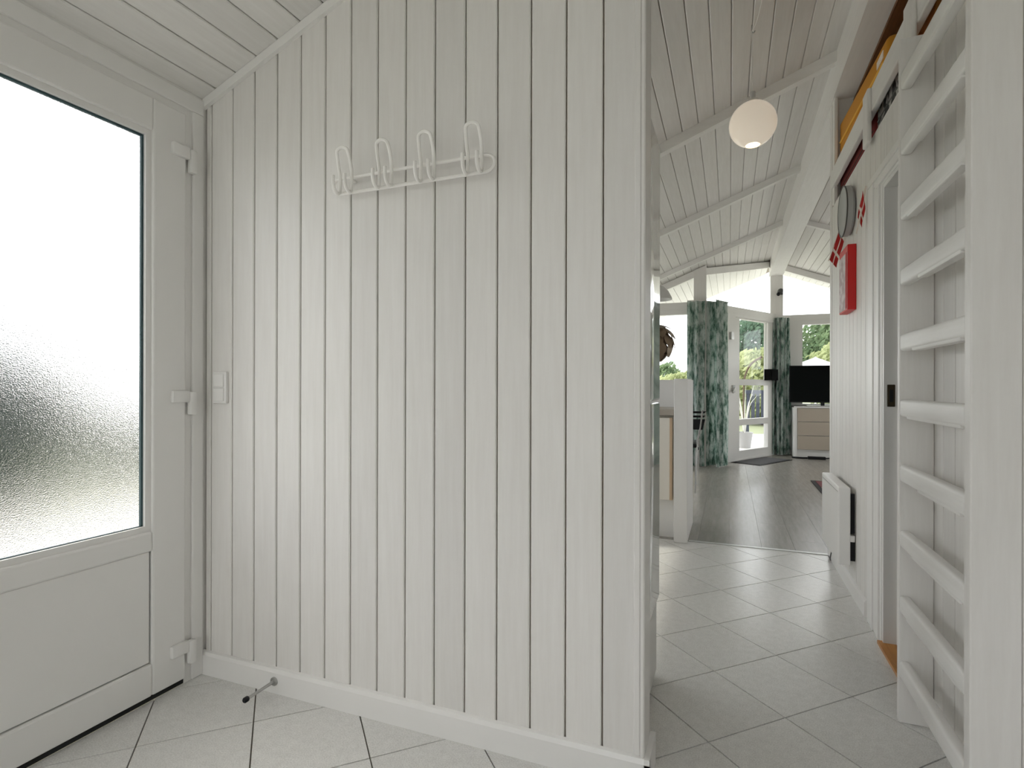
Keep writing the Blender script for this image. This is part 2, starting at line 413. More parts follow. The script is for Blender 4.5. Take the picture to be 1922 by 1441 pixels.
def cboard(x0, x1, y0, y1, left, mat):
    if left: fr = ((0, 0, zc(0)), (1, 0, .387), (0, 1, 0), (.387 / ln, 0, -1 / ln))
    else: fr = ((0, 0, zc(1.0) + .387), (1, 0, -.387), (0, 1, 0), (-.387 / ln, 0, -1 / ln))
    return slab('board', [(x0, y0), (x1, y0), (x1, y1), (x0, y1)], fr, .011, .003, mat, ceil)
G = .0016
x = -1.646 - .0918 * 3
while x < .55:
    x1 = min(x + .0918, .56); cboard(x + G, x1 - G, YB, YEAVE, True, M_CY); x = x1
    if x1 >= .56: break
x = .72
while x < 3.4:
    cboard(x + G, x + .0918 - G, 3.76, YEAVE, False, M_CY); x += .0918
MB().box(.55, .73, YB, 9.12, 2.66, 2.875).build('ridge_beam', M_WY, ceil)
for yr in (3.53, 5.20, 6.87):
    h = .055 if yr > 4 else .062
    MB().hull([(-1.71, yr - .03, zc(-1.71) - h), (.55, yr - .03, zc(.55) - h), (.55, yr + .03, zc(.55) - h), (-1.71, yr + .03, zc(-1.71) - h)],
              [(-1.71, yr - .03, zc(-1.71)), (.55, yr - .03, zc(.55)), (.55, yr + .03, zc(.55)), (-1.71, yr + .03, zc(-1.71))]).build('rafter', M_WX, ceil)
    if yr > 4:
        MB().hull([(.73, yr - .03, zc(.73) - h), (3.2, yr - .03, zc(3.2) - h), (3.2, yr + .03, zc(3.2) - h), (.73, yr + .03, zc(.73) - h)],
                  [(.73, yr - .03, zc(.73)), (3.2, yr - .03, zc(3.2)), (3.2, yr + .03, zc(3.2)), (.73, yr + .03, zc(.73))]).build('rafter', M_WX, ceil)

# ================================================================== BOARD PARTITION (wall_front)
m = MB()
m.hull([(XD, YW + .012, 0), (-.206, YW + .012, 0), (-.206, 1.49, 0), (XD, 1.49, 0)],
       [(XD, YW + .012, zc(XD)), (-.206, YW + .012, zc(-.206)), (-.206, 1.49, zc(-.206)), (XD, 1.49, zc(XD))])
wf = struct('wall_front', m, M_GAP, 'white washed vertical board partition behind the coat rack', 'wall')
seams = [-1.706] + [-1.6804 + .0984 * k for k in range(16)]
G = .0022
for a, b in zip(seams[:-1], seams[1:]):
    a2, b2 = a + G, b - G
    slab('board', [(a2, .02), (b2, .02), (b2, zc(b2) - .004), (a2, zc(a2) - .004)], ((0, YW, 0), (1, 0, 0), (0, 0, 1), (0, -1, 0)), .011, .0028, M_WZ, wf)
slab('corner_board', [(0, 0), (.105, 0), (.105, 2.55), (0, 2.55)], ((-.195, 1.392, 0), (0, 1, 0), (0, 0, 1), (1, 0, 0)), .010, .003, M_WZ, wf)
slab('corner_bead', [(-.222, .08), (-.206, .08), (-.206, 2.54), (-.222, 2.54)], ((0, 1.394, 0), (1, 0, 0), (0, 0, 1), (0, -1, 0)), .006, .002, M_WZ, wf)
def skirting(name, x0, x1, y, label):
    m = MB(); pr = [(0, 0), (-.014, 0), (-.014, .066), (-.009, .077), (0, .080)]
    return struct(name, m.hull([(x0, y + a, b) for a, b in pr], [(x1, y + a, b) for a, b in pr]), M_TRIM, label, 'skirting board')
bs = skirting('baseboard_front', XD, -.181, YW, 'white skirting board along the foot of the board partition')
MB().box(-.195, -.181, 1.386, 1.51, 0, .08).build('end_return', M_TRIM, bs)
struct('trim_2', MB().hull([(XD, 1.386, zc(XD) - .032), (-.20, 1.386, zc(-.20) - .032), (-.20, YW, zc(-.20) - .032), (XD, YW, zc(XD) - .032)],
                           [(XD, 1.386, zc(XD) - .001), (-.20, 1.386, zc(-.20) - .001), (-.20, YW, zc(-.20) - .001), (XD, YW, zc(XD) - .001)]),
       M_TRIM, 'white cover strip where the partition meets the sloping ceiling', 'trim')

# ================================================================== ENTRANCE WALL and other outer walls
ZL = zc(XD) - .006
m = MB()
XO = XD - .14
m.box(XO, XD, YB - .14, .38, 0, ZL); m.box(XO, XD, .38, 1.388, 1.99, ZL + .0005)
m.box(XO, XD, 1.388, 1.95, 0, ZL); m.box(XO, XD, 1.95, 3.62, 0, .88); m.box(XO, XD, 1.95, 3.62, 1.88, ZL); m.box(XO, XD, 3.62, 4.3, 0, ZL)
m.box(XO, XD, 4.3, 6.9, 0, .75); m.box(XO, XD, 4.3, 6.9, 1.80, ZL); m.box(XO, XD, 6.9, 7.48, 0, ZL)
wl = struct('wall_left', m, M_WHITE, 'white outer wall holding the frosted entrance door', 'wall')
def win(name, axis, c, a0, a1, z0, z1, label, bars=()):
    """casement in an outer wall: axis 'x' = wall of constant x"""
    e = empty(name, ((c, (a0 + a1) / 2, z0) if axis == 'x' else ((a0 + a1) / 2, c, z0)), label, 'window', kind='structure')
    B = (lambda m, s0, s1, d0, d1, q0, q1: m.box(c + d0, c + d1, s0, s1, q0, q1)) if axis == 'x' else (lambda m, s0, s1, d0, d1, q0, q1: m.box(s0, s1, c + d0, c + d1, q0, q1))
    m = MB(); f = .06
    B(m, a0, a1, -.04, .04, z0, z0 + f); B(m, a0, a1, -.04, .04, z1 - f, z1); B(m, a0, a0 + f, -.04, .04, z0 + f, z1 - f); B(m, a1 - f, a1, -.04, .04, z0 + f, z1 - f)
    m.build('window_frame', M_TRIM, e)
    edges = [a0 + f] + [b for b in bars] + [a1 - f]
    for b in bars: mm = MB(); B(mm, b - .025, b + .025, -.03, .03, z0 + f, z1 - f); mm.build('mullion', M_TRIM, e)
    for p, q in zip(edges[:-1], edges[1:]):
        mm = MB(); B(mm, p, q, -.003, .003, z0 + f, z1 - f); mm.build('pane', M_GLASS, e)
    return e
win('window_1', 'x', XD - .07, 1.95, 3.62, .88, 1.88, 'white kitchen window in the outer wall', (2.78,))
win('added_window_2', 'x', XD - .07, 4.3, 6.9, .75, 1.80, 'wide unseen window added for daylight beside the dining place', (5.17, 6.03))  # out of view, added to bring daylight into the living room
m = MB()
def gable_box(x0, x1, z0):
    m.hull([(x0, YB - .14, z0), (x1, YB - .14, z0), (x1, YB, z0), (x0, YB, z0)], [(x0, YB - .14, zc(x0) - .013), (x1, YB - .14, zc(x1) - .013), (x1, YB, zc(x1) - .013), (x0, YB, zc(x0) - .013)])
m.box(-1.5, .35, YB - .14, YB, 0, .35)
gable_box(XD, -1.5, 0); gable_box(-1.5, .35, 1.97); gable_box(.35, .64, 0); gable_box(.64, 3.2, 0)
struct('wall_back', m, M_WHITE, 'white gable wall with an added daylight window behind the entrance', 'wall')
win('added_window_3', 'y', YB - .07, -1.5, .35, .35, 1.97, 'unseen window added in the gable wall to light the entrance', (-.88, -.27))  # opening added behind the camera so sky light reaches the entrance

# ---- entrance door
dr = empty('door_1', (XD, .9, 0), 'white plastic entrance door with a large frosted glass pane', 'door', kind='structure')
m = MB()
FX = -1.708
m.box(XD - .09, FX, 1.318, 1.387, 0, 2.0); m.box(XD - .09, FX, .38, .45, 0, 2.0); m.box(XD - .09, FX, .45, 1.318, 1.913, 2.0)
m.box(XD - .09, FX - .02, .45, 1.318, 0, .016)
fr = m.build('door_frame', M_UPVC, dr)
m = MB()
m.bbox(FX - .001, FX + .009, 1.345, 1.386, .002, 1.935, .003); m.build('frame_lip', M_UPVC, fr)
m = MB(); m.bbox(FX - .001, FX + .009, .38, 1.386, 1.936, 1.989, .003); m.build('frame_head', M_UPVC, fr)
LX = -1.696           # leaf face
m = MB()
def rail(y0, y1, z0, z1): m.bbox(LX - .055, LX, y0, y1, z0, z1, .006)
rail(1.204, 1.318, .02, 1.913); rail(.45, .565, .02, 1.913); rail(.565, 1.204, 1.809, 1.913); rail(.565, 1.204, .478, .541); rail(.565, 1.204, .02, .122)
leaf = m.build('door_leaf', M_UPVC, dr)
m = MB()
for q in ((1.186, 1.206, .539, 1.811), (.563, .583, .539, 1.811), (.583, 1.186, 1.791, 1.811), (.583, 1.186, .539, .559)):
    m.box(LX - .026, LX - .010, *q)
m.build('glazing_bead', M_UPVC, leaf)
m = MB()
for q in ((1.179, 1.187, .558, 1.792), (.582, .590, .558, 1.792), (.590, 1.179, 1.784, 1.792), (.590, 1.179, .558, .561)):
    m.box(LX - .029, LX - .020, *q)
m.build('rubber_gasket', M_GASKET, leaf)
MB().box(LX - .034, LX - .026, .575, 1.195, .55, 1.80).build('frosted_pane', M_FROST, leaf)
m = MB(); m.box(LX - .045, LX - .016, .566, 1.203, .123, .477); m.build('panel_groove', M_GASKET, leaf)
MB().bbox(LX - .030, LX - .007, .570, 1.199, .1255, .4775, .003).build('lower_panel', M_UPVC, leaf)
MB().box(LX - .05, LX - .008, .46, 1.316, .004, .021).build('gap_shade', M_BLACK, leaf)  # black strip stands in for the dark gap under the leaf
for z in (1.765, .952, .115):
    m = MB(); m.bbox(LX - .002, LX + .014, 1.262, 1.322, z - .006, z + .034, .004); m.bbox(LX - .002, LX + .018, 1.322, 1.346, z - .048, z + .030, .005)
    h = m.build('hinge', M_UPVC, dr, True)
m = MB(); m.box(LX - .01, LX + .012, .485, .525, .93, 1.15); m.build('handle_plate', M_UPVC, leaf)
m = MB().tube([(LX, .505, 1.06), (LX + .05, .505, 1.06), (LX + .055, .53, 1.06), (LX + .055, .62, 1.06)], .009, smooth=4); m.build('handle', M_UPVC, leaf, True)

# ================================================================== RIGHT WALL with doorway, storage loft
m = MB(); X2 = .66
m.box(XR + .012, X2, YB, 1.99, 0, 2.048); m.box(XR + .012, X2, 1.99, 2.53, 1.79, 2.048); m.box(XR + .012, X2, 2.53, 3.75, 0, 2.048)
m.box(XR + .012, X2, YB, 1.25, 2.048, 2.66)
m.box(XR + .012, .70, 3.66, 3.75, 2.048, 2.66)
wr = struct('wall_right', m, M_GAP, 'white board wall of the corridor with a doorway and storage loft', 'wall')
def rboard(y0, y1, z0, z1): slab('board', [(y0, z0), (y1, z0), (y1, z1), (y0, z1)], ((XR, 0, 0), (0, 1, 0), (0, 0, 1), (-1, 0, 0)), .011, .0026, M_WZ, wr)
seam_y = [1.974 - .0872 * k for k in range(50)][::-1] + [2.0612 + .0872 * k for k in range(20)]
for a, b in zip(seam_y[:-1], seam_y[1:]):
    if b > 3.70: b = 3.70
    if a >= 3.69: break
    z0 = 1.79 if (a > 1.95 and b < 2.60) else 0
    if a < 2.53 < b and a > 2.4: rboard(2.53, b - .0012, 0, 2.055); rboard(a + .0012, 2.53, 1.79, 2.055); continue
    rboard(a + .0012, b - .0012, z0, 2.055 if b > 1.25 else 2.655)
m = MB(); m.bbox(XR - .004, XR + .012, 3.695, 3.755, 0, 2.66, .004); m.build('corner_post', M_WZ, wr)
m = MB(); m.box(XR, .70, 3.752, 3.765, 0, 2.66); m.build('corner_cover', M_WZ, wr)
m = MB(); m.box(XR + .012, .72, 3.645, 3.66, 2.06, 2.66); m.build('loft_end_panel', M_WHITE, wr)
m = MB(); m.box(XR + .001, 1.2, 1.25, 3.66, 2.03, 2.06); m.build('loft_floor', M_TRIM, wr)
m = MB(); m.box(1.18, 1.2, 1.25, 3.66, 2.06, 2.628); m.build('loft_back', M_BROWN, wr)
for k in range(6):
    m = MB(); m.box(.655 + .0915 * k, .655 + .0915 * k + .089, 1.25, 3.66, 2.628, 2.645); m.build('loft_board', M_BROWN, wr)
m = MB(); m.box(XR + .02, 1.2, 1.23, 1.25, 2.06, 2.64); m.build('loft_side', M_BROWN, wr)
# side room behind the doorway
m = MB(); m.box(1.70, 1.78, 1.1, 3.755, 0, 2.03); m.box(X2, 1.70, 1.1, 1.2, 0, 2.03); m.box(X2, 3.2, 3.68, 3.755, 0, 2.03); m.box(.74, 3.2, 3.68, 3.755, 2.03, 2.04)
struct('wall_side_room', m, M_WHITE, 'white walls of the side room behind the doorway', 'wall')
m = MB(); m.hull([(1.2, 3.68, 2.03), (3.2, 3.68, 2.03), (3.2, 3.755, 2.03), (1.2, 3.755, 2.03)], [(1.2, 3.68, zc(1.2) - .01), (3.2, 3.68, 2.031), (3.2, 3.755, 2.031), (1.2, 3.755, zc(1.2) - .01)])
m.hull([(.70, 3.67, 2.03), (1.2, 3.67, 2.03), (1.2, 3.755, 2.03), (.70, 3.755, 2.03)], [(.70, 3.67, 2.66), (1.2, 3.67, 2.67), (1.2, 3.755, 2.67), (.70, 3.755, 2.66)])
struct('wall_gable', m, M_WHITE, 'white gable wall above the side room facing the living room', 'wall')
struct('ceiling_side_room', MB().box(1.2, 1.78, 1.1, 3.68, 2.03, 2.05), M_WHITE, 'white ceiling of the side room', 'ceiling')
m = MB(); pr = [(0, 0), (-.012, 0), (-.012, .062), (-.008, .070), (0, .073)]
m.hull([(XR + a, 2.80, b) for a, b in pr], [(XR + a, 3.755, b) for a, b in pr])
struct('baseboard_right', m, M_TRIM, 'white skirting board on the corridor wall below the heater', 'skirting board')
# doorway lining
dw = empty('door_2', (XR, 2.26, 0), 'white moulded doorway in the corridor with an oak threshold', 'doorway', kind='structure')
m = MB()
for a, b, d in ((2.535, 2.565, .006), (2.565, 2.60, .012), (2.60, 2.66, .008), (2.66, 2.70, .013), (2.70, 2.76, .010)):
    m.bbox(XR - d, XR + .005, a, b, 0, 1.79 + (a - 2.53) * .4, .002)
m.build('casing', M_TRIM, dw)
m = MB()
for a, b, d in ((1.792, 1.805, .006), (1.805, 1.822, .012), (1.822, 1.845, .008), (1.845, 1.872, .013)):
    m.bbox(XR - d, XR + .005, 1.99, 2.535 + (b - 1.79) * 2.6, a, b, .002)
m.build('head_casing', M_TRIM, dw)
m = MB(); m.box(XR - .004, .68, 2.515, 2.531, 0, 1.792); m.box(.60, .66, 2.500, 2.515, 0, 1.78); m.build('jamb', M_TRIM, dw)
m = MB(); m.box(XR - .004, .68, 1.989, 2.005, 0, 1.792); m.build('jamb', M_TRIM, dw)
m = MB(); m.box(XR - .004, .68, 2.005, 2.515, 1.775, 1.791); m.build('head_jamb', M_TRIM, dw)
m = MB(); m.box(.540, .600, 2.005, 2.535, 0, .012); m.build('threshold', M_THRESH, dw)
m = MB(); m.box(.605, .69, 2.005, 2.515, 0, .014); m.build('threshold', M_THRESH, dw)
m = MB(); m.bbox(.567, .593, 2.510, 2.516, .927, 1.012, .002); lt = m.build('strike_plate', M_LATCH, dw)
m = MB(); m.box(.574, .586, 2.507, 2.511, .945, .993); m.build('keeper', M_BLACK, lt)

# ================================================================== LIVING ROOM END: posts, beams, windows
m = MB()
m.hull([(-.425, 7.36, 0), (-.275, 7.36, 0), (-.275, 7.48, 0), (-.425, 7.48, 0)], [(-.425, 7.36, zc(-.425) - .01), (-.275, 7.36, zc(-.275) - .01), (-.275, 7.48, zc(-.275) - .01), (-.425, 7.48, zc(-.425) - .01)])
struct('trim_3', m, M_WZ, 'white corner post above the left green curtain', 'post')
struct('trim_4', MB().box(.565, .735, 9.04, 9.24, 0, 2.66), M_WZ, 'white post carrying the ridge beam between the gable windows', 'post')
m = MB(); m.box(XD, -.425, 7.37, 7.47, 1.995, 2.088)
struct('trim_5', m, M_WX, 'white cross beam over the window by the left curtain', 'beam')
struct('trim_6', MB().obox(PB0, DB, .05, LB, -.05, .05, 1.99, 2.09), M_WX, 'white cross beam over the garden door', 'beam')
struct('trim_7', MB().box(.735, 3.2, 9.20, 9.30, 1.995, 2.085), M_WX, 'white cross beam over the window behind the television', 'beam')
def slope_glass(name, o, d, L, label):
    d = Vector(d).normalized(); n = Vector((d.y, -d.x)); o = Vector(o)
    e = empty(name, (*o, 2.09), label, 'window', kind='structure')
    P = lambda a, k, z: (*(o + d * a + n * k), z)
    zt = lambda a, dz: zc((o + d * a).x) - dz
    MB().hull([P(0, -.04, zt(0, .10)), P(0, .04, zt(0, .10)), P(L, .04, zt(L, .10)), P(L, -.04, zt(L, .10))], [P(0, -.04, zt(0, .012)), P(0, .04, zt(0, .012)), P(L, .04, zt(L, .012)), P(L, -.04, zt(L, .012))]).build('sloping_head', M_WX, e)
    MB().hull([P(0, -.003, 2.088), P(0, .003, 2.088), P(L, .003, 2.088), P(L, -.003, 2.088)], [P(0, -.003, zt(0, .09)), P(0, .003, zt(0, .09)), P(L, .003, zt(L, .09)), P(L, -.003, zt(L, .09))]).build('pane', M_GLASS, e)
    return e
slope_glass('window_4', (-1.15, 7.42), (1, 0), .73, 'sloping gable pane over the window beside the left curtain')
slope_glass('window_5', PB0, DB, LB, 'triangular gable pane over the garden door')
slope_glass('window_6', (.735, 9.25), (1, 0), 1.75, 'triangular gable pane over the window behind the television')
e = win('window_7', 'y', 7.42, XD + .02, -.425, .70, 1.995, 'white window beside the left green curtain', (-1.05,))
e = win('window_8', 'y', 9.25, .95, 3.2, .70, 1.995, 'white window behind the television', (1.7, 2.45))
struct('wall_end', MB().box(XD, -.425, 7.36, 7.48, 0, .70).box(.735, 3.2, 9.20, 9.30, 0, .70).box(.735, .95, 9.20, 9.30, .70, 1.995), M_WHITE, 'white panels under and beside the living room windows', 'wall')
m = MB(); XL2 = 3.2
m.box(XL2, XL2 + .12, 3.7, 5.2, 0, 1.90); m.box(XL2, XL2 + .12, 8.0, 9.3, 0, 1.90); m.box(XL2, XL2 + .12, 5.2, 8.0, 0, .75); m.box(XL2, XL2 + .12, 5.2, 8.0, 1.82, 1.90)
struct('wall_living', m, M_WHITE, 'white outer wall on the far side of the living room', 'wall')
win('added_window_9', 'x', XL2 + .06, 5.2, 8.0, .75, 1.82, 'wide unseen window added to light the living room from its far side', (6.13, 7.07))  # unseen opening, added only as a daylight source
# fixed light and garden door in the slanted wall
fx = empty('window_10', (*(PB0 + DB * .3), 0), 'narrow fixed window behind the left green curtain', 'window', kind='structure')
MB().obox(PB0, DB, .08, .56, -.04, .04, 0, .08).obox(PB0, DB, .08, .13, -.04, .04, .08, 1.99).obox(PB0, DB, .13, .56, -.04, .04, 1.93, 1.99).build('window_frame', M_TRIM, fx)
MB().obox(PB0, DB, .13, .56, -.003, .003, .08, 1.93).build('pane', M_GLASS, fx)
gd = empty('door_3', (*(PB0 + DB * 1.3), 0), 'white glazed garden door with three panes beside the curtains', 'door', kind='structure')
MB().obox(PB0, DB, .56, .75, -.06, .06, 0, 1.99).obox(PB0, DB, 1.85, LB, -.05, .05, 0, 1.99).obox(PB0, DB, .75, 1.85, -.05, .05, 0, .02).obox(PB0, DB, .75, 1.85, -.05, .05, 1.96, 1.99).build('door_frame', M_TRIM, gd)
m = MB()
a0, a1 = .75, 1.85; g0, g1 = .90, 1.70
m.obox(PB0, DB, a0, g0, -.03, .035, .02, 1.96).obox(PB0, DB, g1, a1, -.03, .035, .02, 1.96)
for z0, z1 in ((.02, .13), (.477, .561), (1.03, 1.114), (1.945, 1.96)): m.obox(PB0, DB, g0, g1, -.03, .035, z0, z1)
lf = m.build('door_leaf', M_TRIM, gd)
for z0, z1 in ((.13, .477), (.561, 1.03), (1.114, 1.945)): MB().obox(PB0, DB, g0, g1, -.003, .003, z0, z1).build('pane', M_GLASS, lf)
MB().obox(PB0, DB, .66, .70, .06, .085, .93, 1.03).tube([(*(PB0 + DB * .68 + Vector((DB.y, -DB.x)) * .09), .99), (*(PB0 + DB * .60 + Vector((DB.y, -DB.x)) * .11), .93)], .012).build('handle', M_STEEL, gd)
MB().obox(PB0, DB, .60, .66, .06, .09, 1.64, 1.74).build('window_catch', M_STEEL, gd)

# ================================================================== THINGS in the entrance
# ---- coat rack
cr = empty('coat_rack', (-.86, YW, 1.60), 'white wire coat rack with four looped hooks on the board partition', 'coat rack')
YR = 1.362
R = .0052
pts = []
zt, zb = 1.629, 1.583; xl, xr = -1.10, -.615
pts += [(xl + (xr - xl) * k / 8, YR, zt) for k in range(9)]
pts += [(xr + .026 * math.sin(a), YR, 1.606 + .023 * math.cos(a)) for a in [math.pi * k / 6 for k in range(1, 6)]]
pts += [(xr - (xr - xl) * k / 8, YR, zb) for k in range(9)]
pts += [(xl - .026 * math.sin(a), YR, 1.606 - .023 * math.cos(a)) for a in [math.pi * k / 6 for k in range(1, 6)]]
MB().tube(pts, R, 8, True).build('rail_loop', M_RACK, cr, True)
for xh in (-1.072, -.932, -.792, -.645):
    hw = .021
    def leg(s):
        x = xh + s * hw
        return [(x, YR - .040, 1.625), (x, YR - .040, 1.604), (x, YR - .034, 1.586), (x, YR - .020, 1.578), (x, YR - .009, 1.588), (x, YR - .008, 1.629), (x + s * .001, YR - .012, 1.655), (x, YR - .020, 1.684)]
    arc = [(xh - hw * math.cos(a) * 1.0, YR - .024 - .004 * math.sin(a), 1.692 + .018 * math.sin(a)) for a in [math.pi * k / 6 for k in range(1, 6)]]
    MB().tube(leg(-1) + arc + leg(1)[::-1], R, 8, smooth=3).build('hook', M_RACK, cr, True)
for xb in (-1.072, -.645):
    MB().tube([(xb, YW, zt), (xb, YR, zt)], .005).build('wall_peg', M_RACK, cr, True)
# ---- light switch
ls = empty('light_switch', (-1.625, YW, 1.0), 'white double light switch beside the entrance door frame', 'light switch')
MB().bbox(-1.659, -1.596, YW - .012, YW, .941, 1.050, .003).build('cover_plate', M_UPVC, ls)
for z in (.950, .998): MB().bbox(-1.650, -1.605, YW - .017, YW - .011, z, z + .043, .002).build('rocker', M_TRIM, ls)
# ---- door stop
ds = empty('door_stop', (-1.377, 1.386, .04), 'metal door stop with black rubber tip on the skirting board', 'door stop')
MB().lathe([(.014, 0), (.014, -.004), (.006, -.006)], (-1.377, 1.386, .04), 'y', 16).build('mounting_plate', M_STEEL, ds, True)
MB().lathe([(.0048, 0), (.0048, -.105)], (-1.377, 1.384, .04), 'y', 12).build('rod', M_STEEL, ds, True)
MB().lathe([(.006, 0), (.0085, -.003), (.0085, -.014), (.006, -.017)], (-1.377, 1.281, .04), 'y', 16).build('rubber_tip', M_BLACK, ds, True)

# ---- ladder on the right wall
ld = empty('loft_ladder', (.51, 1.71, 0), 'white wooden ladder with rounded rungs fixed below the storage loft', 'ladder')
LX0, LX1 = .472, XR - .0005
def stile(y0, y1):
    MB().bbox(LX0, LX1, y0, y1, 0, 2.045, .003).build('stile', M_WZ, ld)
stile(1.434, 1.467); stile(1.958, 1.976)
for k in range(-4, 6):
    z = .952 + .1945 * k
    m = MB(); m.bbox(LX0 + .001, LX0 + .030, 1.465, 1.960, z - .038, z + .013, .009, 3)
    m.bbox(LX0 + .003, LX0 + .028, 1.50, 1.90 - .05 * (k % 3), z - .043, z - .02, .004, 2)
    m.build('rung', M_WY, ld, True)
# ---- loft railing
lr = empty('loft_railing', (XR, 2.5, 2.06), 'white railing board along the front of the storage loft', 'railing')
MB().bbox(XR - .014, XR + .010, 1.62, 3.64, 2.148, 2.250, .004).build('rail_board', M_WY, lr)
for y in (2.12, 2.715): MB().bbox(XR - .030, XR - .013, y - .045, y + .045, 2.02, 2.246, .006).build('post', M_WZ, lr)
MB().bbox(XR - .006, XR + .012, 3.60, 3.66, 2.055, 2.655, .003).build('post', M_WZ, lr)

# ---- loft contents
def cushion(name, x0, x1, y0, y1, z0, z1, b, mat, label, cat):
    e = empty(name, ((x0 + x1) / 2, (y0 + y1) / 2, z0), label, cat)
    m = MB().bbox(x0, x1, y0, y1, z0, z1, b, 4); m.build('cover', mat, e, True); return e
e = empty('folded_mattress', (.73, 3.1, 2.215), 'orange foam mattress with yellow piping in the storage loft', 'mattress')
def tilted(y0, y1, z00, z10, z01, z11, x0=.585, x1=.86):
    me = mesh('t', [(x0, y0, z00), (x1, y0, z00), (x1, y1, z01), (x0, y1, z01), (x0, y0, z10), (x1, y0, z10), (x1, y1, z11), (x0, y1, z11)], CUBE_F)
    bm = bmesh.new(); bm.from_mesh(me); bmesh.ops.bevel(bm, geom=bm.edges[:], offset=.022, segments=3, affect='EDGES', profile=.5); bm.verts.index_update()
    m = MB().add([v.co[:] for v in bm.verts], [[v.index for v in f.verts] for f in bm.faces]); bm.free(); return m
tilted(2.60, 3.63, 2.215, 2.415, 2.215, 2.515).build('cover', M_ORANGE, e, True)
MB().tube([(.582, 2.64, 2.325), (.582, 3.58, 2.385)], .006).build('piping', M_ORANGE2, e, True)
MB().box(.582, .586, 2.66, 2.76, 2.355, 2.385).build('care_label', M_FLAGW, e)
e = cushion('folded_mattress', .60, .86, 2.0, 2.585, 2.21, 2.345, .03, M_THRESH, 'brown orange folded mattress at the ladder end of the storage loft', 'mattress')
e = cushion('folded_blanket', .585, .86, 2.80, 3.62, 2.061, 2.205, .02, M_DRED, 'dark red folded blanket lying on the storage loft floor', 'blanket')
MB().box(.584, .5855, 2.83, 3.59, 2.125, 2.13).build('fold_seam', M_RUGB, e)
e = cushion('cushion', .585, .86, 2.42, 2.78, 2.061, 2.205, .03, M_PATT, 'black and grey patterned cushion in the storage loft', 'cushion')
MB().tube([(.586, 2.46, 2.13), (.586, 2.75, 2.13)], .004).build('piping', M_DARKGREY, e)
e = cushion('wooden_box', .585, .86, 2.05, 2.40, 2.061, 2.205, .006, M_THRESH, 'brown wooden box beside the patterned cushion in the storage loft', 'box')
MB().box(.583, .587, 2.2, 2.25, 2.09, 2.11).build('clasp', M_STEEL, e)

# ---- panel heater
ht = empty('panel_heater', (.51, 3.27, .155), 'white electric panel heater low on the corridor wall', 'heater')
MB().bbox(.485, .536, 3.022, 3.525, .155, .525, .006).build('panel', M_TRIM, ht)
MB().box(.484, .4855, 3.03, 3.515, .500, .503).build('front_seam', M_STEEL, ht)
for q in ((3.06, 3.08, .30, .49), (3.05, 3.10, .17, .26), (3.42, 3.44, .2, .49)): MB().box(.536, XR, *q).build('wall_bracket', M_BLACK, ht)
MB().bbox(.536, .556, 3.03, 3.12, .265, .295, .003).build('junction_box', M_TRIM, ht)
MB().tube([(.545, 3.51, .16), (.53, 3.54, .05), (.54, 3.60, .012), (.545, 3.70, .01)], .003, smooth=5).build('power_cord', M_DARKGREY, ht, True)

# ---- red fire blanket box, round disc, flags
fb = empty('fire_blanket_box', (XR, 3.13, 1.37), 'red wall box with a pale printed front beside the doorway', 'wall box')
MB().bbox(.523, XR, 3.033, 3.245, 1.372, 1.685, .003).build('case', M_RED, fb)
MB().box(.5215, .5232, 3.040, 3.238, 1.380, 1.650).build('printed_front', M_FBPRINT, fb)
MB().box(.5210, .5218, 3.040, 3.075, 1.380, 1.650).build('red_margin', M_FLAGR, fb)
m = MB().box(.540, .546, 3.110, 3.170, 1.685, 1.70); m.build('hanger', M_FLAGW, fb)
dc = empty('round_wall_tray', (XR, 3.15, 1.873), 'round grey metal disc with a dark rim hung above the red box', 'wall decoration')
MB().lathe([(.05, 0), (.112, -.004), (.122, -.014), (.122, -.036), (.116, -.040), (.110, -.036)], (XR, 3.15, 1.873), 'x', 40).build('rim', M_RIM, dc, True)
MB().lathe([(.1215, -.0355), (.1245, -.0365), (.1245, -.0405), (.1195, -.0415)], (XR, 3.15, 1.873), 'x', 40, False).build('front_edge', M_DARKGREY, dc, True)
MB().lathe([(.1105, -.020), (.1105, -.034), (.07, -.026), (.001, -.022)], (XR, 3.15, 1.873), 'x', 40).build('dish', M_STEEL, dc, True)
def flag(label, corners, y, stick, th=.004):
    c = [Vector(k) for k in corners]; o = sum(c, Vector()) / 4
    e = empty('paper_flag', o, label, 'flag', 'small flags on the corridor wall')
    P = lambda u, v, k: c[0] * (1 - u) * (1 - v) + c[1] * u * (1 - v) + c[2] * u * v + c[3] * (1 - u) * v + Vector((0, k + .012 * math.sin(6 * u), 0))
    def sheet(u0, u1, v0, v1, t0, t1, n=8):
        vs = []; fs = []
        for k in (t0, t1):
            for i in range(n + 1):
                for v in (v0, v1): vs.append(P(u0 + (u1 - u0) * i / n, v, k))
        N = 2 * (n + 1)
        for i in range(n):
            a = 2 * i; fs += [(a, a + 2, a + 3, a + 1), (N + a, N + a + 1, N + a + 3, N + a + 2), (a, N + a, N + a + 2, a + 2), (a + 1, a + 3, N + a + 3, N + a + 1)]
        fs += [(0, 1, N + 1, N), (N - 2, 2 * N - 2, 2 * N - 1, N - 1)]
        return MB().add(vs, fs)
    sheet(0, 1, 0, 1, 0, th).build('cloth', M_FLAGR, e, True)
    m = sheet(0, 1, 0.44, .56, -.002, th + .002); m.build('cross_bar', M_FLAGW, e, True)
    m = sheet(.35, .44, 0, 1, -.002, th + .002, 3); m.build('cross_bar', M_FLAGW, e, True)
    MB().tube(stick, .003).build('stick', M_FLAGW, e)
    return e
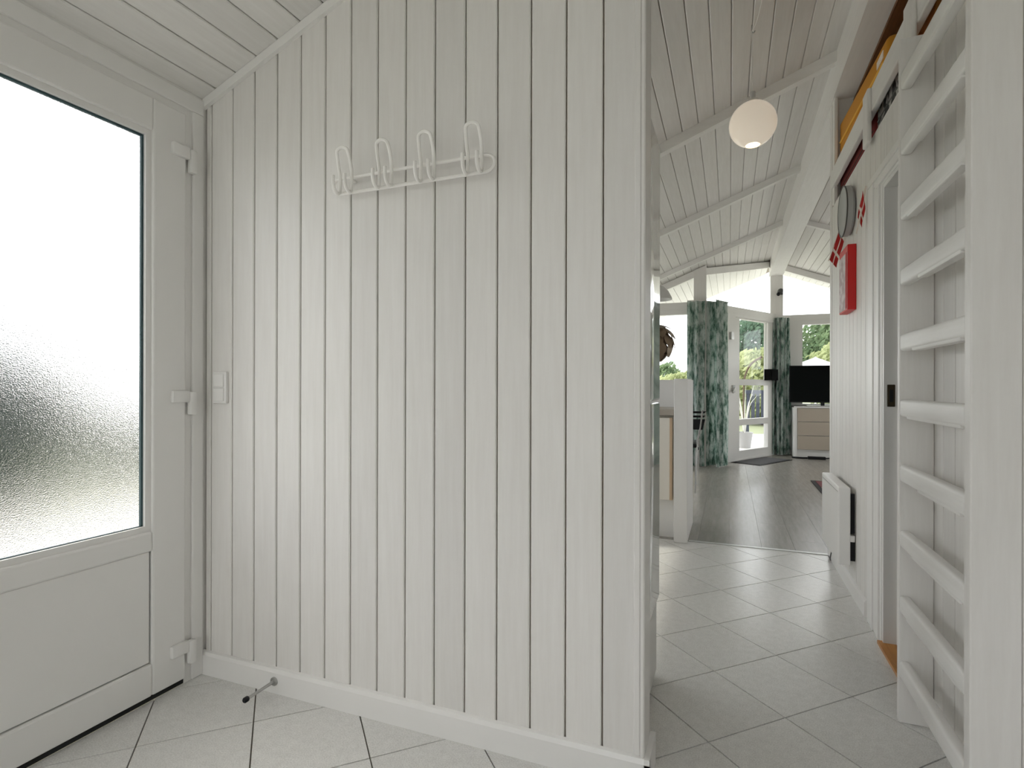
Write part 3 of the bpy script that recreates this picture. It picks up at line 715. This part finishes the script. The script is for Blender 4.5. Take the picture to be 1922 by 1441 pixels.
flag('small red flag with white cross leaning out by the wall corner', [(.494, 3.35, 1.682), (.536, 3.35, 1.823), (.560, 3.35, 1.772), (.526, 3.35, 1.637)], 3.35, [(.490, 3.352, 1.675), (XR, 3.352, 1.90)])
flag('small red flag with white cross between grey disc and doorway', [(.525, 2.82, 1.751), (.543, 2.82, 1.866), (.553, 2.82, 1.794), (.541, 2.82, 1.706)], 2.82, [(.520, 2.822, 1.68), (.556, 2.822, 1.885)])

# ---- globe pendant
pl = empty('globe_pendant_lamp', (.099, 2.81, 2.13), 'round opal glass pendant lamp hanging under the corridor ceiling', 'pendant lamp')
LC = (.099, 2.81, 2.231)
MB().lathe([(.030 if k == 0 else .1045 * math.sin(math.pi * (.10 + .80 * k / 19)), .1045 * math.cos(math.pi * (.10 + .80 * k / 19)) * .99) for k in range(20)], LC, 'z', 40, False).build('globe', M_LAMP, pl, True)
MB().lathe([(.028, .09), (.028, .112), (.012, .118), (.012, .15)], LC, 'z', 20).build('cap', M_SHADE, pl, True)
MB().lathe([(.001, -.085), (.030, -.080), (.034, -.06), (.02, -.04), (.012, -.02)], LC, 'z', 20).build('bulb', M_BULB, pl, True)
HK = (.094, 2.81, zc(.094) - .03)
MB().tube([(LC[0], LC[1], LC[2] + .11), (.096, 2.81, 2.5), HK], .0022).tube([HK, (.115, 2.74, zc(.115) - .03), (.135, 2.60, zc(.135) - .004), (.145, 2.42, zc(.145) - .003)], .0022, smooth=3).build('cord', M_TRIM, pl, True)
MB().tube([(HK[0], HK[1], HK[2] + .03), (HK[0], HK[1], HK[2]), (HK[0] + .008, HK[1], HK[2] - .008), (HK[0] + .014, HK[1], HK[2])], .002, smooth=4).build('ceiling_hook', M_STEEL, pl, True)

# ================================================================== KITCHEN
fg = empty('refrigerator', (-.53, 1.74, 0), 'tall white glossy refrigerator behind the end of the board partition', 'refrigerator')
MB().bbox(-.83, -.258, 1.515, 1.965, .0, 1.83, .006).build('body', M_FRIDGE2, fg)
MB().bbox(-.258, -.225, 1.512, 1.970, .955, 1.832, .008).build('upper_door', M_FRIDGE, fg, True)
lo = MB().bbox(-.258, -.225, 1.512, 1.970, .275, .948, .008).build('lower_door', M_FRIDGE, fg, True)
MB().bbox(-.256, -.234, 1.512, 1.966, .02, .265, .004).build('plinth', M_FRIDGE2, fg)
MB().bbox(-.226, -.220, 1.53, 1.56, .70, .92, .002).build('handle_strip', M_STEEL, lo)
kc = empty('kitchen_cabinet', (-.75, 3.95, 0), 'cream kitchen cabinet next to the white half wall end', 'cabinet')
MB().box(-1.3, -.345, 3.79, 4.2, .25, .81).build('carcass', M_CAB, kc)
d1 = MB().bbox(-.78, -.352, 3.755, 3.79, .258, .80, .003).build('door', M_CAB, kc)
MB().box(-.366, -.350, 3.752, 3.79, .258, .80).build('edge_strip', M_CABEDGE, d1)
d2 = MB().bbox(-1.29, -.79, 3.755, 3.79, .258, .80, .003).build('door', M_CAB, kc)
MB().box(-.80, -.788, 3.752, 3.79, .258, .80).build('edge_strip', M_CABEDGE, d2)
MB().box(-1.3, -.345, 3.81, 4.2, 0, .25).build('plinth', M_TRIM, kc)
tag(MB().bbox(-1.3, -.338, 3.735, 4.2, .815, .855, .004).build('worktop', M_TOP), 'grey brown kitchen worktop on the cream cabinet', 'worktop')
struct('wall_half', MB().bbox(-1.3, -.335, 4.202, 4.28, 0, 1.055, .004), M_WHITE, 'white half wall behind the kitchen worktop', 'wall')
struct('wall_half_end', MB().bbox(-.334, -.250, 3.69, 4.28, 0, 1.055, .004), M_WHITE, 'white upright end panel of the half wall beside the cabinet', 'wall')
def cord(e, x, y, z): MB().tube([(x, y, z), (x, y, zc(x) - .012)], .003).build('cord', M_SHADE, e)
lp = empty('leaf_pendant_lamp', (-.645, 5.2, 1.22), 'brown pendant lamp made of curved metal leaves by the window', 'pendant lamp')
C0 = Vector((-.645, 5.2, 1.415))
MB().lathe([(.02, -.1), (.06, -.06), (.07, 0), (.05, .06), (.02, .1)], C0, 'z', 16).build('core', M_LEAFM, lp, True)
leafmb = None
for row, (el, nn) in enumerate(((55, 6), (28, 9), (0, 10), (-28, 9), (-55, 6))):
    for k in range(nn):
        az = 2 * math.pi * (k + .5 * (row % 2)) / nn; m = MB(); vs = []
        for i in range(6):
            t = i / 5; e2 = math.radians(el + 24 - 44 * t); w_ = .05 * math.sin(math.pi * min(max(t * .9 + .08, 0), 1)); rr = .150 + .035 * t * t + .012
            for s in (-1, 1):
                d_ = Vector((math.cos(az) * math.cos(e2), math.sin(az) * math.cos(e2), math.sin(e2))); tn = Vector((-math.sin(az), math.cos(az), 0))
                vs.append(C0 + d_ * rr + tn * s * w_)
        vs2 = vs + [v + (C0 - v).normalized() * .004 for v in vs]
        fs = []
        for i in range(5):
            a = 2 * i; fs += [(a, a + 1, a + 3, a + 2), (12 + a, 12 + a + 2, 12 + a + 3, 12 + a + 1), (a, a + 2, 14 + a, 12 + a), (a + 1, 13 + a, 15 + a, a + 3)]
        fs += [(0, 12, 13, 1), (10, 11, 23, 22)]
        m.add(vs2, fs); m.build('leaf', M_LEAFM, lp, True)
cord(lp, C0.x, C0.y, C0.z + .09)
dl = empty('dome_pendant_lamp', (-.70, 6.0, 1.92), 'grey white dome pendant lamp near the left living room window', 'pendant lamp')
MB().lathe([(.02, .15), (.05, .14), (.10, .09), (.135, .02), (.14, 0), (.135, .002), (.095, .085), (.045, .13)], (-.70, 6.0, 1.925), 'z', 28, False).build('shade', M_SHADE, dl, True)
MB().lathe([(.001, .03), (.03, .05), (.02, .10), (.012, .15)], (-.70, 6.0, 1.925), 'z', 12).build('bulb', M_SHADE, dl, True)
cord(dl, -.70, 6.0, 2.07)

# ---- dining chair
ch = empty('dining_chair', (-.45, 5.7, 0), 'black dining chair with chrome legs behind the half wall', 'chair')
MB().bbox(-.62, -.28, 5.50, 5.92, .425, .465, .012).build('seat', M_BLACK, ch, True)
for z0, z1, f in ((.60, .70, 0), (.715, .735, .01), (.755, .775, .02)):
    MB().hull([(-.66 - f, 5.49 - f, z0), (-.235 + f * .6, 5.49 - f, z0), (-.235 + f * .6, 5.51 - f, z0), (-.66 - f, 5.51 - f, z0)],
              [(-.68 - f, 5.47 - f, z1), (-.212 + f * .6, 5.47 - f, z1), (-.212 + f * .6, 5.49 - f, z1), (-.68 - f, 5.49 - f, z1)]).build('back_slat', M_BLACK, ch)
for x0, s in ((-.60, -1), (-.30, 1)):
    MB().tube([(x0, 5.48, 0), (x0 + s * .015, 5.51, .44), (x0 + s * .045, 5.49, .62), (x0 + s * .065, 5.455, .785)], .010, smooth=4).build('leg', M_CHROME, ch, True)
    MB().tube([(x0, 5.92, 0), (x0 + s * .01, 5.90, .44)], .010).build('leg', M_CHROME, ch, True)
MB().bbox(-.292, -.270, 5.54, 5.60, .40, .43, .006).build('seat_bracket', M_BLACK, ch)

# ---- curtains
def curtain(label, path, z0, z1, folds, amp, gathers=1.0):
    path = [Vector(p) for p in path]; n = folds * 10
    L = [0]
    for a, b in zip(path[:-1], path[1:]): L.append(L[-1] + (b - a).length)
    def at(t):
        s = t * L[-1]
        for i in range(len(path) - 1):
            if s <= L[i + 1] + 1e-9:
                d = (path[i + 1] - path[i]).normalized(); return path[i] + d * (s - L[i]), d
    vs = []; fs = []; rows = 7
    for side in (0, 1):
        for r in range(rows):
            z = z0 + (z1 - z0) * r / (rows - 1)
            for k in range(n + 1):
                p, d = at(k / n); nn = Vector((d.y, -d.x))
                a = amp * (math.sin(2 * math.pi * folds * k / n + .5 * math.sin(r * .7)) + .35 * math.sin(5.3 * k / n * folds + r * .3)) * (1 - .25 * r / rows)
                q = p + nn * (a + side * .004); vs.append((q.x, q.y, z))
    N = rows * (n + 1)
    for side in (0, 1):
        for r in range(rows - 1):
            for k in range(n):
                i = side * N + r * (n + 1) + k; fs.append((i, i + 1, i + n + 2, i + n + 1) if side else (i, i + n + 1, i + n + 2, i + 1))
    for r in range(rows - 1):
        for k in (0, n):
            i = r * (n + 1) + k; fs.append((i, N + i, N + i + n + 1, i + n + 1))
    for k in range(n):
        for r in (0, rows - 1):
            i = r * (n + 1) + k; fs.append((i, i + 1, N + i + 1, N + i))
    e = empty('curtain', (path[0].x, path[0].y, z0), label, 'curtain', 'green curtains at the living room windows')
    MB().add(vs, fs).build('cloth', M_CURTAIN, e, True)
    m = MB().tube([(*(path[0] + Vector((0, .0))), z1 + .004), *[(p.x, p.y, z1 + .004) for p in path[1:]]], .008); m.build('heading_rail', M_TRIM, e, True)
    return e
nb = Vector((DB.y, -DB.x))
curtain('blue green curtain hanging at the corner post by the left window', [(-.50, 7.29), (-.36, 7.29), PB0 + DB * .19 + nb * .125], .01, 2.085, 5, .028)
curtain('dark green curtain hanging beside the garden door handle', [PB0 + DB * -.02 + nb * .235, PB0 + DB * .29 + nb * .215], .01, 2.08, 3, .024)
curtain('green curtain hanging between the garden door and the television', [PB0 + DB * (LB - .06) + nb * .03, (.70, 8.985), (.83, 9.10)], .01, 2.03, 5, .030)

# ---- television, dresser, cables, speaker, mats
ds2 = empty('dresser', (1.28, 8.96, 0), 'white dresser with three beige drawers under the television', 'dresser')
m = MB(); m.bbox(.855, .893, 8.755, 9.17, .0, .735, .002); m.bbox(1.682, 1.72, 8.755, 9.17, 0, .735, .002); m.box(.893, 1.682, 8.78, 9.17, .10, .735); m.bbox(.855, 1.72, 8.75, 9.17, .715, .735, .002)
m.build('carcass', M_TRIM, ds2)
MB().box(.893, 1.682, 8.80, 9.16, 0, .10).build('plinth', M_TRIM, ds2)
for z0, z1 in ((.125, .318), (.326, .514), (.522, .706)): MB().bbox(.897, 1.678, 8.752, 8.785, z0, z1, .003).build('drawer', M_TAN, ds2)
tv = empty('television', (1.224, 8.86, .735), 'black flat television standing on the white dresser', 'television')
MB().bbox(.80, 1.648, 8.83, 8.865, .787, 1.314, .006).build('housing', M_BLACK, tv)
MB().box(.812, 1.636, 8.828, 8.831, .803, 1.302).build('screen', M_SCREEN, tv)
MB().box(1.20, 1.248, 8.845, 8.865, .745, .80).build('stand_neck', M_BLACK, tv)
MB().bbox(1.02, 1.43, 8.80, 8.95, .736, .746, .003).build('stand_foot', M_CHROME, tv)
ps = empty('power_strip', (1.0, 8.70, 0), 'black power strip with cables in front of the dresser', 'power strip')
MB().bbox(1.02, 1.24, 8.66, 8.71, 0, .04, .006).build('body', M_BLACK, ps)
MB().tube([(1.02, 8.69, .015), (.95, 8.70, .012), (.88, 8.715, .012), (.83, 8.74, .012)], .012, smooth=5).build('cable', M_BLACK, ps, True)
MB().tube([(1.24, 8.68, .02), (1.4, 8.70, .03), (1.6, 8.68, .02)], .009, smooth=4).build('cable', M_BLACK, ps, True)
sp = empty('loudspeaker', (*(PB0 + DB * 1.74 + nb * .12), 1.1), 'small black box loudspeaker fixed beside the garden door', 'loudspeaker')
MB().obox(PB0 + nb * .06, DB, 1.575, 1.80, -.02, .075, 1.104, 1.264).build('box', M_MATTE, sp)
MB().obox(PB0 + nb * .135, DB, 1.60, 1.78, 0, .004, 1.12, 1.25).build('grille', M_MATTE, sp)
MB().obox(PB0, DB, 1.72, 1.78, .030, .042, 1.15, 1.22).build('bracket', M_BLACK, sp)
st = empty('spotlight', (.70, 9.04, 2.40), 'small dark twin spotlight on the ridge post', 'spotlight')
MB().lathe([(.001, -.075), (.03, -.06), (.04, -.03), (.03, 0)], (.73, 9.0, 2.42), 'x', 12).build('head', M_DARKGREY, st, True)
MB().lathe([(.001, -.045), (.022, -.035), (.028, -.015), (.02, 0)], (.685, 8.99, 2.375), 'x', 12).build('head', M_BLACK, st, True)
MB().box(.66, .73, 9.015, 9.04, 2.37, 2.43).build('mount', M_DARKGREY, st)
def flatmat(name, o, d, L0, W_, h, mat, label, cat):
    e = empty(name, (*o, 0), label, cat)
    m = MB().obox(o, d, 0, L0, 0, W_, 0.0005, h); m.build('pile', mat, e); return e
e = flatmat('doormat', PB0 + DB * .62 + nb * .10, DB, .85, .36, .010, M_MAT, 'dark grey doormat in front of the garden door', 'doormat')
MB().obox(PB0 + DB * .60 + nb * .08, DB, 0, .89, 0, .40, .0003, .006).build('rubber_border', M_BLACK, e)
rg = empty('rug', (1.5, 5.7, 0), 'wine red rug with black border on the living room floor', 'rug')
MB().box(.81, 2.3, 4.7, 6.66, .0003, .008).build('border', M_RUGB, rg)
MB().box(.85, 2.26, 4.74, 6.62, .002, .010).build('field', M_RUG, rg)
for y in (6.15, 5.5, 5.0): MB().box(.85, 2.26, y, y + .06, .004, .0108).build('stripe', M_RUGW, rg)

# ================================================================== GARDEN
struct('ground', MB().box(-60, 60, -40, 120, -.30, -.12), M_GRASS, 'mown lawn around the house', 'lawn')
struct('patio', MB().box(-5.0, -1.86, -9, 14, -.119, -.08).box(-1.86, 8, 9.35, 14, -.119, -.08).box(-1.86, 8, -9, -2.6, -.119, -.08).box(3.35, 8, -2.6, 9.35, -.119, -.08), M_STONE, 'pale paving outside the entrance and the garden door', 'paving')
def leaves(n, c, rad, size, seed, shell=.55):
    rnd = random.Random(seed); vs = []; fs = []; c = Vector(c)
    for i in range(n):
        while True:
            p = Vector((rnd.uniform(-1, 1), rnd.uniform(-1, 1), rnd.uniform(-1, 1)))
            if shell < p.length < 1: break
        k = 1 + .28 * noise.noise(p.normalized() * 2.3 + Vector((seed * 3.1, 0, 0)))
        q = c + Vector((p.x * rad[0], p.y * rad[1], p.z * rad[2])) * k
        d = Vector((rnd.uniform(-1, 1), rnd.uniform(-1, 1), rnd.uniform(-.7, .7))).normalized(); u = d.orthogonal().normalized(); v = d.cross(u)
        s = size * rnd.uniform(.6, 1.3); b = len(vs)
        vs += [q - u * s, q - v * s * .45 + d * s * .15, q + u * s, q + v * s * .45 + d * s * .15]; fs.append((b, b + 1, b + 2, b + 3))
    return MB().add(vs, fs)
def tree(name, label, cat, x, y, h, rad, mat, n, size, group, trunk=.08):
    e = empty(name, (x, y, -.12), label, cat, group)
    m = leaves(n, (x, y, h - rad[2]), rad, size, int(abs(x * 13 + y * 7)) + 1)
    o = bpy.data.objects.new('foliage', mesh('foliage', [Vector(v) - Vector((x, y, -.12)) for v in m.v], m.f, mat)); link(o, e); o['kind'] = 'stuff'
    t = MB().tube([(x, y, -.12), (x + .05, y, h * .35), (x - .03, y + .03, h * .6)], [trunk, trunk * .5], 8)
    for k in range(4):
        a = k * 1.7; t.tube([(x, y, h * (.25 + .08 * k)), (x + math.cos(a) * rad[0] * .6, y + math.sin(a) * rad[1] * .6, h * (.5 + .09 * k))], [trunk * .45, trunk * .15], 6)
    t.build('trunk', M_BARK, e, True); return e
tree('garden_shrub', 'dark green shrub standing outside the frosted entrance door', 'shrub', -5.95, 2.35, 1.62, (.85, 1.15, .95), M_LF_DEEP, 12000, .06, 'shrubs by the entrance')
tree('garden_shrub', 'low mid green shrub outside the frosted entrance door', 'shrub', -6.3, 4.55, .95, (.7, .75, .55), M_LF_DEEP, 5000, .05, 'shrubs by the entrance')
for lab, x, y, h, r in (('yellow green round bush across the lawn beyond the garden door', .95, 18, 2.2, 1.15), ('tall yellow green bush behind the white parasol', 3.35, 19, 2.55, 1.2),
                        ('yellow green bush between the corner post and the lawn hedge', -1.5, 20, 1.5, 1.1)):
    tree('garden_bush', lab, 'bush', x, y, h, (r, r * .8, h * .5), M_LF_YEL, 3500, .10, 'bushes beyond the living room windows')
for lab, x, y, h, r, mt_ in (('dark green leafy tree above the bush beyond the garden door', .9, 26, 4.1, 1.45, M_LF_DARK), ('mid green leafy tree rising behind the white parasol', 4.2, 27, 4.1, 1.6, M_LF_MID)):
    tree('garden_tree', lab, 'tree', x, y, h, (r, r, h * .42), mt_, 5000, .13, 'trees beyond the lawn', .14)
for lab, x, y, h in (('mid green hedge bush seen over the half wall', -3.6, 34, 2.5), ('mid green hedge bush beside the left curtain', -1.2, 36, 2.7)):
    tree('hedge_bush', lab, 'bush', x, y, h, (1.15, 1.1, h * .52), M_LF_MID, 2500, .14, 'far hedge across the lawn')
us = empty('parasol', (1.92, 15, -.12), 'white garden parasol seen over the television', 'parasol')
m = MB(); n = 8; vs = [(1.92, 15, 1.73)] + [(1.92 + .62 * math.cos(2 * math.pi * k / n), 15 + .62 * math.sin(2 * math.pi * k / n), 1.48) for k in range(n)]
vs += [(v[0], v[1], v[2] - .012) for v in vs]
m.add(vs, [(0, 1 + k, 1 + (k + 1) % n) for k in range(n)] + [(9, 10 + (k + 1) % n, 10 + k) for k in range(n)] + [(1 + k, 10 + k, 10 + (k + 1) % n, 1 + (k + 1) % n) for k in range(n)])
m.build('canopy', M_PARASOL, us)
MB().lathe([(.02, -.12), (.02, 1.74)], (1.92, 15, 0), 'z', 10).build('pole', M_STEEL, us)
MB().lathe([(.25, -.12), (.25, -.06), (.03, -.02)], (1.92, 15, 0), 'z', 16).build('base', M_POT, us)
gp = empty('potted_grass', (.25, 10.7, -.08), 'potted ornamental grass with an arching stem outside the garden door', 'potted plant')
MB().lathe([(.10, 0), (.14, .26), (.15, .28), (.13, .28), (.12, .20)], (.25, 10.7, -.08), 'z', 18).build('pot', M_POT, gp, True)
MB().tube([(.24, 10.7, .1), (.235, 10.7, .9), (.25, 10.7, 1.15), (.30, 10.7, 1.32), (.39, 10.7, 1.45), (.54, 10.7, 1.545)], [.012, .02], smooth=5).build('arching_stem', M_BARK, gp, True)
for k in range(8):
    a = k * .8; m = MB().tube([(.25, 10.7, .15), (.25 + .08 * math.cos(a), 10.7 + .08 * math.sin(a), .65), (.25 + .2 * math.cos(a), 10.7 + .2 * math.sin(a), .85 + .03 * k)], [.012, .003], 5, smooth=4)
    m.build('grass_blade', M_PALE, gp, True)
gc = empty('garden_chair', (.47, 11.2, -.08), 'dark slatted garden chair on the paving outside the garden door', 'garden chair')
for k in range(5): MB().box(.30 + .085 * k, .36 + .085 * k, 11.4, 11.43, .35, .92).build('back_slat', M_NAVY, gc)
MB().box(.28, .72, 11.0, 11.42, .33, .37).build('seat', M_NAVY, gc)
for x_ in (.29, .67):
    for y_ in (11.01, 11.37): MB().box(x_, x_ + .045, y_, y_ + .045, -.08, .33).build('leg', M_NAVY, gc)
MB().box(.27, .73, 11.39, 11.44, .88, .95).build('top_rail', M_NAVY, gc)
